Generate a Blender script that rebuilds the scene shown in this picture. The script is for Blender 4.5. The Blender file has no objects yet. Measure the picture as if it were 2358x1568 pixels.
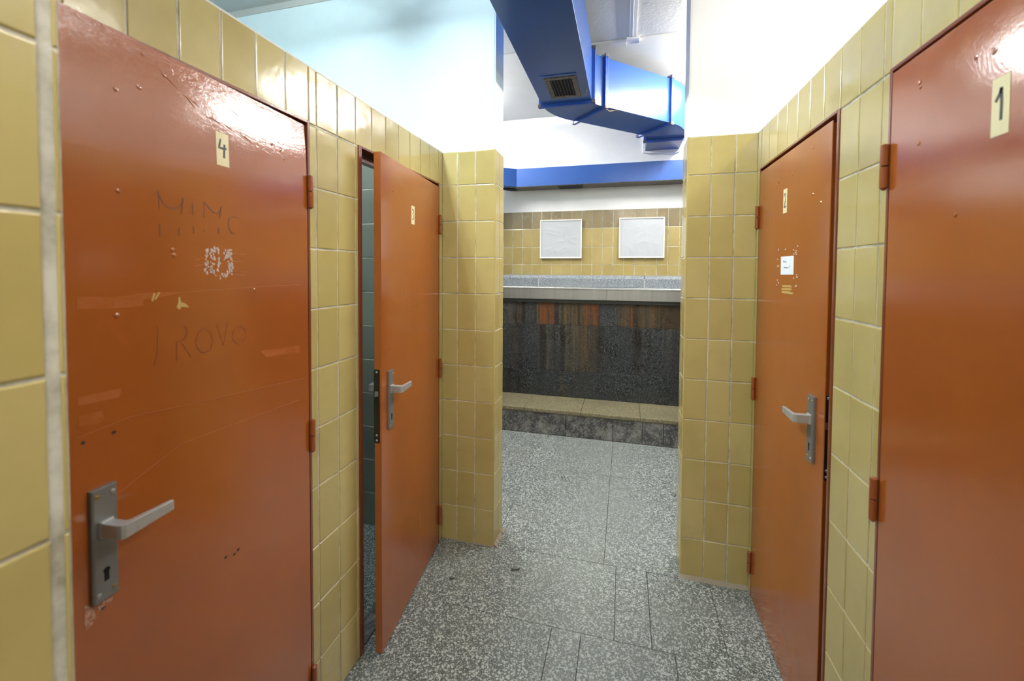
import bpy, bmesh, math, random
from mathutils import Vector, Matrix, noise
random.seed(7)
scene = bpy.context.scene
COL = scene.collection
W = 1.5857          # corridor width between the tiled faces
YR = 0.034          # front of the right-hand pier
TOP = 2.185         # top of the tiling
PI = math.pi

# ------------------------------------------------------------------ materials
def lin(c):
    c = c / 255.0
    return c / 12.92 if c <= 0.04045 else ((c + 0.055) / 1.055) ** 2.4
def rgb(r, g, b): return (lin(r), lin(g), lin(b), 1.0)

class NT:
    def __init__(s, name):
        s.m = bpy.data.materials.new(name); s.m.use_nodes = True
        s.t = s.m.node_tree; s.t.nodes.clear()
        s.out = s.n('ShaderNodeOutputMaterial'); s.b = s.n('ShaderNodeBsdfPrincipled')
        s.l(s.b.outputs[0], s.out.inputs[0])
        s.co = s.n('ShaderNodeTexCoord').outputs['Object']
    def n(s, t, **k):
        x = s.t.nodes.new(t)
        for a, v in k.items(): setattr(x, a, v)
        return x
    def l(s, a, b): s.t.links.new(a, b)
    def setv(s, node, **k):
        for a, v in k.items(): node.inputs[a.replace('_', ' ')].default_value = v
    def mapc(s, scale=(1, 1, 1), rot=(0, 0, 0)):
        m = s.n('ShaderNodeMapping'); m.inputs['Scale'].default_value = scale; m.inputs['Rotation'].default_value = rot
        s.l(s.co, m.inputs['Vector']); return m.outputs[0]
    def noise(s, scale, detail=3, rough=.5, co=None, dist=0):
        x = s.n('ShaderNodeTexNoise'); s.l(co or s.co, x.inputs['Vector'])
        s.setv(x, Scale=scale, Detail=detail, Roughness=rough, Distortion=dist); return x.outputs['Fac']
    def voro(s, scale, co=None, out='Color', feature='F1', rnd=1):
        x = s.n('ShaderNodeTexVoronoi', feature=feature); s.l(co or s.co, x.inputs['Vector'])
        s.setv(x, Scale=scale, Randomness=rnd); return x.outputs[out]
    def ramp(s, f, stops, interp='LINEAR'):
        x = s.n('ShaderNodeValToRGB'); x.color_ramp.interpolation = interp
        e = x.color_ramp.elements
        while len(e) < len(stops): e.new(.5)
        for i, (p, c) in enumerate(stops):
            e[i].position = p; e[i].color = c if not isinstance(c, (int, float)) else (c, c, c, 1)
        s.l(f, x.inputs[0]); return x.outputs[0]
    def mix(s, f, a, b, mode='MIX'):
        x = s.n('ShaderNodeMix', data_type='RGBA', blend_type=mode)
        for v, i in ((f, 0), (a, 6), (b, 7)):
            if isinstance(v, bpy.types.NodeSocket): s.l(v, x.inputs[i])
            else: x.inputs[i].default_value = v
        return x.outputs[2]
    def math(s, op, a, b=0.0, c=None):
        x = s.n('ShaderNodeMath', operation=op)
        for v, i in ((a, 0), (b, 1), (c, 2)):
            if v is None: continue
            if isinstance(v, bpy.types.NodeSocket): s.l(v, x.inputs[i])
            else: x.inputs[i].default_value = v
        return x.outputs[0]
    def sep(s, co=None):
        x = s.n('ShaderNodeSeparateXYZ'); s.l(co or s.co, x.inputs[0]); return x.outputs
    def bump(s, h, strength=.1, dist=.01, prev=None):
        x = s.n('ShaderNodeBump'); s.l(h, x.inputs['Height']); s.setv(x, Strength=strength, Distance=dist)
        if prev is not None: s.l(prev, x.inputs['Normal'])
        s.l(x.outputs[0], s.b.inputs['Normal']); return x.outputs[0]
    def col(s, c):
        if isinstance(c, bpy.types.NodeSocket): s.l(c, s.b.inputs['Base Color'])
        else: s.b.inputs['Base Color'].default_value = c
    def rough(s, r):
        if isinstance(r, bpy.types.NodeSocket): s.l(r, s.b.inputs['Roughness'])
        else: s.b.inputs['Roughness'].default_value = r
    def p(s, **k): s.setv(s.b, **k)

def plain(name, c, rough=.5, metal=0.0, emit=None, strength=0):
    t = NT(name); t.col(c); t.rough(rough); t.p(Metallic=metal)
    if emit: t.p(Emission_Color=emit, Emission_Strength=strength)
    return t.m

def tile_mat(name, c1, c2, dirt, rough=.14, flat=.0):
    t = NT(name)
    a = t.n('ShaderNodeAttribute', attribute_name='tone').outputs['Fac']
    base = t.mix(a, c1, c2)
    n = t.noise(5, 4, .6)
    base = t.mix(t.ramp(n, [(.45, 0.0), (.75, .35)]), base, dirt)
    d = t.noise(1.7, 5, .7, dist=.6)
    base = t.mix(t.ramp(d, [(.62, 0.0), (.80, .22)]), base, rgb(146, 122, 66))
    t.col(base)
    t.rough(t.ramp(t.noise(9, 3), [(.3, rough * .8), (.8, rough * 1.5)]))
    t.p(Specular_IOR_Level=.55)
    b1 = t.noise(14, 2, .4)
    nb = t.bump(b1, .10, .012)
    t.bump(t.noise(180, 2, .5), .035, .002, nb)
    return t.m

def plaster_mat(name, c, spots=.0, tex=.25):
    t = NT(name)
    n = t.noise(2.2, 5, .6)
    c2 = tuple(x * .86 for x in c[:3]) + (1,)
    t.col(t.mix(t.ramp(n, [(.4, 0.0), (.8, .8)]), c, c2)); t.rough(.62)
    nb = t.bump(t.noise(26, 5, .65), tex, .006)
    t.bump(t.voro(60, out='Distance'), tex * .5, .003, nb)
    return t.m

def terrazzo(name, matrix, mid, chip, sc=1.0, rough=.45, dirt=None, dark=.5, bumps=.06, pale=.30):
    t = NT(name)
    warp = t.n('ShaderNodeTexNoise'); t.l(t.co, warp.inputs['Vector']); t.setv(warp, Scale=60 * sc, Detail=2)
    mx = t.n('ShaderNodeMix', data_type='VECTOR'); mx.inputs[0].default_value = .006
    t.l(t.co, mx.inputs[4]); t.l(warp.outputs['Color'], mx.inputs[5]); co = mx.outputs[1]
    v1 = t.sep(t.voro(105 * sc, co)); v2 = t.sep(t.voro(215 * sc, co)); v3 = t.sep(t.voro(62 * sc, co))
    base = t.mix(t.ramp(v2[0], [(0, 0.0), (dark, .05), (dark + .03, .8), (1, 1.0)], 'LINEAR'), matrix, mid)
    base = t.mix(t.ramp(v1[0], [(1 - pale - .02, 0.0), (1 - pale, .65), (1, 1.0)]), base, chip)
    base = t.mix(t.ramp(v3[1], [(.90, 0.0), (.91, .8)]), base, chip)
    base = t.mix(t.ramp(v3[2], [(.90, 0.0), (.91, .55)]), base, matrix)
    if dirt:
        base = t.mix(t.ramp(t.noise(2.3, 5, .65), [(.48, 0.0), (.8, .6)]), base, dirt)
    t.col(base); t.rough(t.ramp(t.noise(4, 4), [(.3, rough * .8), (.8, rough * 1.2)]))
    t.bump(v1[1], bumps, .002)
    return t, base

M = {}
M['tile'] = tile_mat('ochre_glazed_tile', rgb(184, 169, 112), rgb(174, 157, 98), rgb(152, 136, 88))
M['tile_soot'] = tile_mat('sooty_glazed_tile', rgb(132, 118, 84), rgb(116, 102, 70), rgb(92, 82, 62), .22)
M['tile_far'] = tile_mat('dulled_ochre_tile', rgb(166, 150, 100), rgb(155, 138, 86), rgb(130, 114, 76))
M['tile_grey'] = tile_mat('grey_green_glazed_tile', rgb(128, 132, 118), rgb(116, 119, 108), rgb(98, 100, 90), .16)
t = NT('tile_grout')
t.col(t.mix(t.ramp(t.noise(11, 4, .7), [(.38, 0.0), (.68, 1.0)]), rgb(206, 203, 190), rgb(146, 141, 122))); t.rough(.85)
t.bump(t.noise(300, 2), .3, .002); M['grout'] = t.m
M['plaster'] = plaster_mat('white_wall_plaster', rgb(234, 235, 234))
M['plaster_cool'] = plaster_mat('pale_blue_wall_plaster', rgb(222, 238, 242), tex=.10)
M['ceiling_far'] = plaster_mat('smooth_ceiling_plaster', rgb(206, 205, 196), tex=.12)
M['ceiling'] = plaster_mat('rough_ceiling_plaster', rgb(190, 190, 186), tex=.4)
t, _ = terrazzo('grey_terrazzo_floor', rgb(58, 64, 63), rgb(113, 119, 115), rgb(182, 188, 183), 2.0, .34, rgb(120, 123, 117), .36, .04, .27)
xy = t.sep(); wv = t.math('ADD', t.math('MULTIPLY_ADD', xy[0], 1.0, -.88), t.math('MULTIPLY_ADD', t.noise(1.6, 3), .5, -.25))   # worn walking line
wear = t.math('MULTIPLY', t.ramp(t.math('ABSOLUTE', wv), [(.05, 1.0), (.42, 0.0)]), .42)
b0 = t.mix(wear, _, rgb(126, 130, 125))
b0 = t.mix(t.ramp(t.noise(9, 5, .7), [(.62, 0.0), (.75, .35)]), b0, rgb(84, 88, 84))
t.col(b0); M['floor'] = t.m
M['floor_gap'] = plain('dark_floor_joint', rgb(52, 46, 38), .9)
t, _ = terrazzo('granite_ledge_stone', rgb(82, 89, 96), rgb(122, 129, 136), rgb(170, 176, 180), 3.2, .45, None, .40, .05, .3); M['granite'] = t.m
t, b = terrazzo('dark_kerb_stone', rgb(52, 52, 52), rgb(80, 80, 79), rgb(122, 122, 120), 1.3, .6, None, .55, .05, .14)
s_ = t.noise(7, 6, .75, dist=.4); t.col(t.mix(t.ramp(s_, [(.46, 0.0), (.64, .65)]), b, rgb(152, 150, 142))); M['kerb'] = t.m
t, b = terrazzo('tan_slab_stone', rgb(92, 86, 66), rgb(118, 110, 84), rgb(150, 140, 108), 2.0, .55, rgb(84, 78, 58), .4, .05, .25); M['slab'] = t.m
# dark polished stone with rust runs
t, b = terrazzo('rust_streaked_dark_stone', rgb(15, 16, 17), rgb(34, 37, 40), rgb(92, 98, 101), 2.9, .3, None, .50, .04, .14)
xyz = t.sep()
def runs(stops, zscale, amp):
    """vertical rust runs: a colour list along the wall, wavering a little on the way down"""
    mp = t.n('ShaderNodeMapping'); mp.inputs['Scale'].default_value = (16, 0, zscale); t.l(t.co, mp.inputs['Vector'])
    wob = t.math('MULTIPLY_ADD', t.noise(1.0, 4, .7, co=mp.outputs[0]), amp, -amp / 2)
    f = t.math('ADD', t.math('MULTIPLY_ADD', xyz[0], 1 / 2.2, (.35 + .64) / 2.2), wob)
    x = t.n('ShaderNodeValToRGB'); e = x.color_ramp.elements
    e.remove(e[1]); e[0].position = 0; e[0].color = (stops[0][1][0], stops[0][1][1], stops[0][1][2], stops[0][2])
    for k, (px, c, a) in enumerate(stops):
        X = -.237 + (px - 1160) * .00429
        q = e.new((X + .35) / 2.2); q.color = (c[0], c[1], c[2], a)
    t.l(f, x.inputs[0]); return x.outputs[0], x.outputs[1]
GO, OB, DB, OL, OR, YO = rgb(84, 84, 76), rgb(76, 60, 32), rgb(32, 18, 9), rgb(96, 88, 58), rgb(102, 60, 22), rgb(98, 76, 38)
up = [(1166, GO, .35), (1186, OL, .35), (1190, DB, .6), (1196, OB, .7), (1204, OB, .6), (1207, DB, .8), (1213, DB, .7), (1217, GO, .1), (1234, GO, .1), (1238, DB, .8), (1243, OL, .75), (1250, OR, .7), (1262, OR, .92), (1284, OR, .85), (1287, DB, .85), (1294, DB, .6), (1298, OL, .7), (1304, DB, .75), (1311, YO, .75), (1322, OB, .7), (1338, YO, .7), (1342, DB, .8), (1350, YO, .75), (1364, OR, .9), (1386, OR, .85), (1391, DB, .75), (1400, GO, .12), (1427, GO, .1), (1432, OB, .7)]
up2 = [(1434, GO, 0), (1440, GO, .1), (1452, GO, .1), (1456, OR, .8), (1463, OR, .7), (1467, DB, .8), (1474, DB, .6), (1480, OB, .35), (1510, OB, .4), (1540, DB, .5), (1570, DB, .5)]
mid = [(1175, GO, .2), (1190, OB, .35), (1203, DB, .3), (1207, DB, .8), (1212, GO, .1), (1238, GO, .1), (1245, GO, .35), (1252, DB, .75), (1264, DB, .6), (1268, OL, .6), (1277, GO, .15), (1286, DB, .7), (1292, GO, .1), (1301, DB, .75), (1309, DB, .6), (1314, OL, .55), (1324, OB, .6), (1333, OL, .5), (1343, OB, .75), (1360, YO, .6), (1378, OB, .55), (1390, DB, .7), (1400, DB, .4), (1406, GO, .08), (1460, GO, .05), (1468, DB, .7), (1484, DB, .65), (1496, GO, .05), (1502, DB, .75), (1508, GO, .1)]
mid2 = [(1515, GO, 0), (1530, GO, .1), (1536, DB, .75), (1542, GO, .1), (1556, DB, .4), (1570, DB, .4)]
low = [(1150, DB, .3), (1178, DB, .5), (1184, GO, .1), (1194, DB, .3), (1198, DB, .8), (1204, DB, .2), (1240, GO, 0), (1298, GO, .05), (1304, OB, .45), (1310, GO, .1), (1345, OB, .15), (1400, GO, 0), (1470, GO, .05), (1570, DB, .2)]
z = xyz[2]
inrow = lambda lo, hi: t.math('MULTIPLY', t.math('GREATER_THAN', z, lo), t.math('LESS_THAN', z, hi))
fade = t.ramp(t.math('MULTIPLY_ADD', z, 1.0, -.5), [(.0, .62), (.46, 1.0)])
for stops, lo, hi, fd in ((low, .0, .5045, None), (mid, .5045, .9765, fade), (mid2, .5045, .9765, fade), (up, .9765, 2.0, None), (up2, .9765, 2.0, None)):
    c_, a_ = runs(stops, .9, .018)
    mp_ = t.n('ShaderNodeMapping'); mp_.inputs['Scale'].default_value = (55, 0, 1.6); t.l(t.co, mp_.inputs['Vector'])
    fine = t.ramp(t.noise(1.0, 3, .6, co=mp_.outputs[0]), [(.34, .25), (.56, 1.0)])
    c_ = t.mix(t.ramp(t.noise(1.0, 4, .7, co=mp_.outputs[0]), [(.40, .55), (.52, 0.0)]), c_, DB)
    m_ = t.math('MULTIPLY', t.math('MULTIPLY', a_, fine), inrow(lo, hi))
    if fd is not None: m_ = t.math('MULTIPLY', m_, fd)
    b = t.mix(m_, b, c_)
t.col(b); M['rust'] = t.m
t = NT('brushed_steel'); t.col(t.mix(t.noise(1, 4, .7, co=t.mapc((22, 22, .8))), rgb(150, 150, 146), rgb(196, 197, 195))); t.p(Metallic=.9); t.rough(.38); M['steel'] = t.m
t = NT('worn_aluminium'); t.col(t.mix(t.noise(60, 4, .7), rgb(172, 174, 175), rgb(206, 208, 209))); t.p(Metallic=.6); t.rough(t.ramp(t.noise(40, 3), [(.3, .32), (.8, .5)])); M['alu'] = t.m
M['alu_dark'] = plain('dull_grey_metal', rgb(132, 133, 132), .42, .55)
M['brass'] = plain('brass_screw', rgb(196, 168, 88), .3, .9)
M['black'] = plain('keyhole_black', rgb(8, 8, 8), .8)
M['lock'] = plain('dark_lock_steel', rgb(52, 54, 50), .45, .6)
def door_mat(name, c1, c2, wrinkle=0.0):
    t = NT(name)
    n = t.noise(2.6, 5, .6)
    c = t.mix(t.ramp(n, [(.35, 0.0), (.75, .8)]), c1, c2)
    c = t.mix(t.ramp(t.noise(3.5, 6, .75, co=t.mapc((1, 1, .45)), dist=.5), [(.62, 0.0), (.78, .20)]), c, rgb(104, 60, 36))
    c = t.mix(t.ramp(t.noise(1, 3, .6, co=t.mapc((7, 3, 60))), [(.72, 0.0), (.80, .22)]), c, rgb(190, 130, 100))
    t.col(c)
    t.rough(t.ramp(t.noise(6, 4, .6), [(.3, .10), (.75, .16)])); t.p(Specular_IOR_Level=.95)
    nb = t.bump(t.noise(4, 2, .4), .10, .02)
    if wrinkle:
        z = t.sep()[2]
        h = t.math('MULTIPLY', t.noise(95, 4, .6, co=t.mapc((1, .5, 1.3))), t.ramp(t.math('SUBTRACT', z, 1.0), [(.80, 0.0), (.93, .25), (.985, 1.0)]))
        nb = t.bump(h, wrinkle, .0035, nb)
    t.bump(t.noise(170, 3, .6), .09, .002, nb)
    return t.m
M['door'] = door_mat('orange_brown_gloss_paint', rgb(156, 84, 32), rgb(145, 78, 34))
M['door_w'] = door_mat('wrinkled_orange_brown_gloss_paint', rgb(156, 84, 32), rgb(145, 78, 34), .5)
M['frame'] = door_mat('brown_frame_paint', rgb(122, 64, 40), rgb(108, 58, 40))
M['hinge'] = door_mat('hinge_orange_paint', rgb(142, 74, 36), rgb(128, 66, 34))
t = NT('cream_label_paper'); t.col(t.mix(t.noise(40, 3), rgb(226, 216, 172), rgb(214, 202, 156))); t.rough(.5); M['cream'] = t.m
M['ink'] = plain('black_marker', rgb(38, 36, 40), .5)
M['pen'] = plain('brown_pen_stroke', rgb(98, 46, 18), .5)
M['scrape'] = plain('pale_scraped_paint', rgb(206, 190, 182), .7)
M['glue'] = plain('yellow_glue_residue', rgb(184, 152, 84), .5)
t = NT('clear_tape_residue'); t.col(t.mix(t.ramp(t.noise(60, 4, .7, co=t.mapc((1, .4, 1))), [(.4, 0.0), (.62, 1.0)]), rgb(160, 87, 38), rgb(166, 96, 50))); t.rough(.24); M['tape'] = t.m
M['pen_faint'] = plain('faint_pen_stroke', rgb(132, 66, 26), .4)
M['scratch'] = plain('pale_scratch', rgb(176, 100, 52), .4)
t = NT('bare_primer'); t.col(t.mix(t.ramp(t.noise(160, 4, .7), [(.42, 0.0), (.6, 1.0)]), rgb(150, 86, 58), rgb(196, 166, 140))); t.rough(.6); M['bare'] = t.m
M['chip'] = plain('chipped_bare_metal', rgb(44, 36, 30), .6)
t = NT('white_paper'); t.col(rgb(226, 236, 244)); t.rough(.6); M['paper'] = t.m
t = NT('white_print_sheet'); t.col(rgb(174, 178, 182)); t.rough(.45); M['sheet'] = t.m
M['white_frame'] = plain('white_frame_strip', rgb(238, 234, 220), .4)
t = NT('blue_duct_paint'); n = t.noise(4, 5, .65)
t.col(t.mix(t.ramp(n, [(.35, 0.0), (.8, .7)]), rgb(50, 86, 154), rgb(54, 91, 158))); t.rough(.27); t.p(Specular_IOR_Level=.3)
t.bump(t.noise(5, 2), .08, .02); M['duct'] = t.m
t = NT('blue_flange_paint'); t.col(t.mix(t.noise(30, 4), rgb(28, 70, 160), rgb(44, 84, 168))); t.rough(.35); M['flange'] = t.m
M['bolt'] = plain('grimy_corner_bracket', rgb(96, 90, 92), .6, .4)
t = NT('dusty_vent_metal'); t.col(t.mix(t.ramp(t.noise(50, 4, .7), [(.4, 0.0), (.65, 1.0)]), rgb(116, 106, 86), rgb(52, 58, 76))); t.rough(.6); M['vent'] = t.m
M['vent_in'] = plain('vent_dark', rgb(18, 19, 22), .8)
M['vent_bar'] = plain('vent_slat_metal', rgb(64, 64, 66), .5, .3)
M['conduit'] = plaster_mat('painted_conduit', rgb(206, 207, 206), tex=.05)
M['string'] = plain('frayed_string', rgb(188, 188, 184), .9)
M['scrap'] = plain('dark_floor_scrap', rgb(62, 66, 62), .8)
M['lamp'] = plain('lamp_housing_white', rgb(235, 235, 232), .4)
M['mortar'] = plaster_mat('dirty_mortar', rgb(140, 130, 112), tex=.6)
M['corner'] = plain('pale_corner_bead', rgb(206, 206, 200), .45)

# ------------------------------------------------------------------ mesh tools
class MB:
    def __init__(s): s.v = []; s.f = []; s.mi = []; s.tone = []
    def add(s, vs, fs, m=0, tone=.5):
        b = len(s.v); s.v += [tuple(v) for v in vs]; s.tone += [tone] * len(vs)
        for f in fs: s.f.append([b + i for i in f]); s.mi.append(m)
    def box(s, a, b, m=0, f=None):
        (x0, y0, z0), (x1, y1, z1) = a, b
        vs = [(x0, y0, z0), (x1, y0, z0), (x1, y1, z0), (x0, y1, z0), (x0, y0, z1), (x1, y0, z1), (x1, y1, z1), (x0, y1, z1)]
        if f: vs = [f(*v) for v in vs]
        s.add(vs, [(0, 3, 2, 1), (4, 5, 6, 7), (0, 1, 5, 4), (1, 2, 6, 5), (2, 3, 7, 6), (3, 0, 4, 7)], m)
    def prism(s, pts, z0, z1, m=0, f=None):
        n = len(pts); vs = [(x, y, z0) for x, y in pts] + [(x, y, z1) for x, y in pts]
        if f: vs = [f(*v) for v in vs]
        s.add(vs, [tuple(range(n))[::-1], tuple(range(n, 2 * n))] + [(i, (i + 1) % n, n + (i + 1) % n, n + i) for i in range(n)], m)
    def lathe(s, prof, seg=16, m=0, f=None):
        vs = []; fs = []
        for r, z in prof:
            for k in range(seg):
                a = 2 * PI * k / seg; vs.append((r * math.cos(a), r * math.sin(a), z))
        n = len(prof)
        for i in range(n - 1):
            for k in range(seg): fs.append((i * seg + k, i * seg + (k + 1) % seg, (i + 1) * seg + (k + 1) % seg, (i + 1) * seg + k))
        fs.append(tuple(range(seg))[::-1]); fs.append(tuple((n - 1) * seg + k for k in range(seg)))
        if f: vs = [f(*v) for v in vs]
        s.add(vs, fs, m)
    def tube(s, pts, r, seg=8, m=0):
        pts = [Vector(p) for p in pts]; vs = []; fs = []
        for i, p in enumerate(pts):
            d = (pts[min(i + 1, len(pts) - 1)] - pts[max(i - 1, 0)]).normalized()
            u = d.orthogonal().normalized() if i == 0 else (u - d * u.dot(d)).normalized()
            w = d.cross(u); rr = r[i] if isinstance(r, (list, tuple)) else r
            for k in range(seg):
                a = 2 * PI * k / seg; vs.append(p + u * rr * math.cos(a) + w * rr * math.sin(a))
        for i in range(len(pts) - 1):
            for k in range(seg): fs.append((i * seg + k, i * seg + (k + 1) % seg, (i + 1) * seg + (k + 1) % seg, (i + 1) * seg + k))
        fs.append(tuple(range(seg))[::-1]); fs.append(tuple((len(pts) - 1) * seg + k for k in range(seg)))
        s.add(vs, fs, m)
    def stroke(s, pts, w, f, o0, o1, m=0):
        """a pen stroke lying on a surface: pts (s, z), surface map f(s, o, z)"""
        n = len(pts); L = []; R = []
        for i, (a, z) in enumerate(pts):
            p, q = pts[max(i - 1, 0)], pts[min(i + 1, n - 1)]
            dx, dz = q[0] - p[0], q[1] - p[1]; l = math.hypot(dx, dz) or 1
            ww = w * (.75 + .5 * random.random())
            L.append((a - dz / l * ww / 2, z + dx / l * ww / 2)); R.append((a + dz / l * ww / 2, z - dx / l * ww / 2))
        vs = [f(a, o1, z) for a, z in L] + [f(a, o1, z) for a, z in R] + [f(a, o0, z) for a, z in L] + [f(a, o0, z) for a, z in R]
        fs = []
        for i in range(n - 1):
            fs += [(i, i + 1, n + i + 1, n + i), (2 * n + i, 3 * n + i, 3 * n + i + 1, 2 * n + i + 1), (i, 2 * n + i, 2 * n + i + 1, i + 1), (n + i, n + i + 1, 3 * n + i + 1, 3 * n + i)]
        fs += [(0, n, 3 * n, 2 * n), (n - 1, 3 * n - 1, 4 * n - 1, 2 * n - 1)]
        s.add(vs, fs, m)
    def tiles(s, f, sl, zl, skip=None, g=.0050, m=0, th=.004):
        """glazed tiles with a pillowed edge; f(s, o, z) with o = 0 at the glazed face"""
        for i in range(len(sl) - 1):
            for j in range(len(zl) - 1):
                a0, a1, z0, z1 = sl[i] + g / 2, sl[i + 1] - g / 2, zl[j] + g / 2, zl[j + 1] - g / 2
                if a1 - a0 < .004 or z1 - z0 < .004: continue
                if skip and skip((a0 + a1) / 2, (z0 + z1) / 2): continue
                j0 = [random.uniform(-.00035, .00035) for _ in range(4)]
                a0 += random.uniform(-.0005, .0005); z0 += random.uniform(-.0005, .0005)
                vs = []
                for ins, o in ((0, -th), (0, -.0016), (.0009, -.0005), (.0026, 0)):
                    for q, (a, z) in enumerate(((a0 + ins, z0 + ins), (a1 - ins, z0 + ins), (a1 - ins, z1 - ins), (a0 + ins, z1 - ins))):
                        vs.append(f(a, o + (j0[q] if o > -th else 0), z))
                fs = [(12, 13, 14, 15)]
                for k in range(3):
                    for q in range(4): fs.append((k * 4 + q, k * 4 + (q + 1) % 4, k * 4 + 4 + (q + 1) % 4, k * 4 + 4 + q))
                s.add(vs, fs, m, random.random())
    def build(s, name, mats, parent=None, at=(0, 0, 0), bevel=0, smooth=False, seg=2):
        if not isinstance(mats, (list, tuple)): mats = [mats]
        at = Vector(at) if parent is None else parent.matrix_world_loc
        me = bpy.data.meshes.new(name)
        me.from_pydata([Vector(v) - at for v in s.v], [], s.f); me.update()
        bm = bmesh.new(); bm.from_mesh(me); bmesh.ops.recalc_face_normals(bm, faces=bm.faces); bm.to_mesh(me); bm.free()
        for m in mats: me.materials.append(m)
        me.polygons.foreach_set('material_index', s.mi)
        at_ = me.attributes.new('tone', 'FLOAT', 'POINT'); at_.data.foreach_set('value', s.tone)
        if smooth: me.polygons.foreach_set('use_smooth', [True] * len(me.polygons))
        o = bpy.data.objects.new(name, me); COL.objects.link(o)
        if parent is not None: o.parent = parent.o
        else: o.location = at
        if bevel:
            b = o.modifiers.new('edge', 'BEVEL'); b.width = bevel; b.segments = seg; b.limit_method = 'ANGLE'; b.angle_limit = .6
        return o

class Node:
    """wraps an object whose world position is known, so parts can be given in world coordinates"""
    def __init__(s, o, loc): s.o = o; s.matrix_world_loc = Vector(loc)
def sub(o, node): return Node(o, node.matrix_world_loc)
def top(o): return Node(o, o.location)
def tag(o, label=None, cat=None, group=None, kind=None):
    if label: o['label'] = label
    if cat: o['category'] = cat
    if group: o['group'] = group
    if kind: o['kind'] = kind
    return o
def thing(name, loc, label, cat, group=None, kind=None):
    o = bpy.data.objects.new(name, None); COL.objects.link(o); o.location = loc; o.empty_display_size = .1
    tag(o, label, cat, group, kind); return Node(o, loc)
def struct(o, label=None, cat=None): return tag(o, label, cat, None, 'structure')

# surface maps: (s along the wall = world y, o = out of the wall, z)
fL = lambda s, o, z: (o, s, z)
fR = lambda s, o, z: (W - o, s, z)
fF = lambda y0: (lambda s, o, z: (s, y0 - o, z))      # faces -y, s = world x
def steps(a, b, first, pitch):
    out = [a]; x = first
    while x <= a + .002: x += pitch
    while x < b - .002: out.append(x); x += pitch
    out.append(b); return out
ROWS = [round(.2 * k, 3) for k in range(11)] + [TOP]

# ------------------------------------------------------------------ floor
bm_ = MB()
bm_.box((-2.2, -4.6, -.08), (4.2, 1.668, -.004), 1)
g = .0015
def slab_row(y0, y1, xs):
    for a, b in zip(xs[:-1], xs[1:]):
        x0, x1, ya, yb = a + g / 2, b - g / 2, y0 + g / 2, y1 - g / 2
        bm_.add([(x0, ya, -.004), (x1, ya, -.004), (x1, yb, -.004), (x0, yb, -.004), (x0 + .001, ya + .001, 0), (x1 - .001, ya + .001, 0), (x1 - .001, yb - .001, 0), (x0 + .001, yb - .001, 0)],
                [(4, 5, 6, 7), (0, 1, 5, 4), (1, 2, 6, 5), (2, 3, 7, 6), (3, 0, 4, 7)], 0)
slab_row(1.0, 1.668, [-2.2, -.9, .02, .908, 1.7, 2.6, 4.2])
slab_row(.02, 1.0, [-2.2, -1.2, -.3, .30, .905, 1.52, 2.4, 3.2, 4.2])
slab_row(-.435, .02, [-2.2, -1.4, -.6, .967, 1.118, 1.41, 2.1, 3.0, 4.2])
slab_row(-.88, -.435, [-2.2, -1.2, -.5, .02, .708, .832, 1.205, 1.7, 2.4, 3.2, 4.2])
for i in range(5): slab_row(-4.6 + i * .744, -4.6 + (i + 1) * .744, [-2.2 + .37 * (i % 2)] + [-1.3 + .62 * k + .31 * (i % 2) for k in range(8)] + [4.2])
struct(bm_.build('floor', [M['floor'], M['floor_gap']]), 'grey speckled terrazzo slab floor', 'floor')

# ------------------------------------------------------------------ ceilings
b = MB(); b.box((-1.8, -4.6, 3.17), (3.4, .0, 3.3)); struct(b.build('ceiling', M['ceiling']), 'pale grey rough ceiling over the cubicles', 'ceiling')
b = MB(); b.box((-2.2, .0, 3.131), (4.2, .862, 3.3)); struct(b.build('ceiling', M['ceiling']), 'rough grey ceiling strip just beyond the opening', 'ceiling')
b = MB(); b.box((-2.2, .870, 3.127), (4.2, 2.5, 3.3)); struct(b.build('ceiling', M['ceiling_far']), 'smooth white lowered ceiling above the urinal wall', 'ceiling')

# ------------------------------------------------------------------ cubicle walls
def cladding(name, parent, f, parts, mat='tile', grout_o=-.0024):
    mb = MB()
    for sl, zl, skip in parts:
        mb.tiles(f, sl, zl, skip, m=0)
    for (s0, s1, z0, z1) in parts.grout:
        mb.box((s0, -.012, z0), (s1, grout_o, z1), 1, f)
    return mb.build(name, [M[mat], M['grout']], parent)
class Parts(list): grout = ()

def cubicle_wall(side, f, s_holes, joint0, label, topj):
    # s_holes: (y0, y1) rough openings with a head at z = 2.012
    y0, y1 = -1.83, 0.0 if side == 'left' else YR
    HEAD = 2.008
    core = MB(); cuts = [y0] + [v for h in sorted(s_holes) for v in h] + [y1]
    for k in range(0, len(cuts), 2):
        if cuts[k + 1] - cuts[k] > .003: core.box((cuts[k], -.112, 0), (cuts[k + 1], -.012, HEAD), 0, f)
    core.box((y0, -.112, HEAD), (y1, -.012, TOP - .004), 0, f)
    o = struct(core.build('wall_' + side, M['mortar']), label, 'wall')
    P = Parts(); gr = []
    for k in range(0, len(cuts), 2):
        a, b_ = cuts[k], cuts[k + 1]
        if b_ - a > .003:
            P.append((steps(a, b_, joint0 - 10 * .105, .105), ROWS[:11], None)); gr.append((a, b_, 0, HEAD))
    tj = topj
    P.append((tj, [2.0 if False else HEAD - .006, TOP], None)); gr.append((y0, y1, HEAD, TOP - .001))
    P.grout = gr
    cladding('wall_tiles', top(o), f, P)
    m = MB()   # pale bedding mortar along the top edge
    m.box((y0, -.10, TOP - .004), (y1, -.001, TOP + .002), 0, f)
    m.build('mortar_cap', M['corner'], top(o))
    return o
LH = [(-1.73, -1.036), (-.775, -.046)]
RH = [(-1.75, -.999), (-.757, -.014)]
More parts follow.
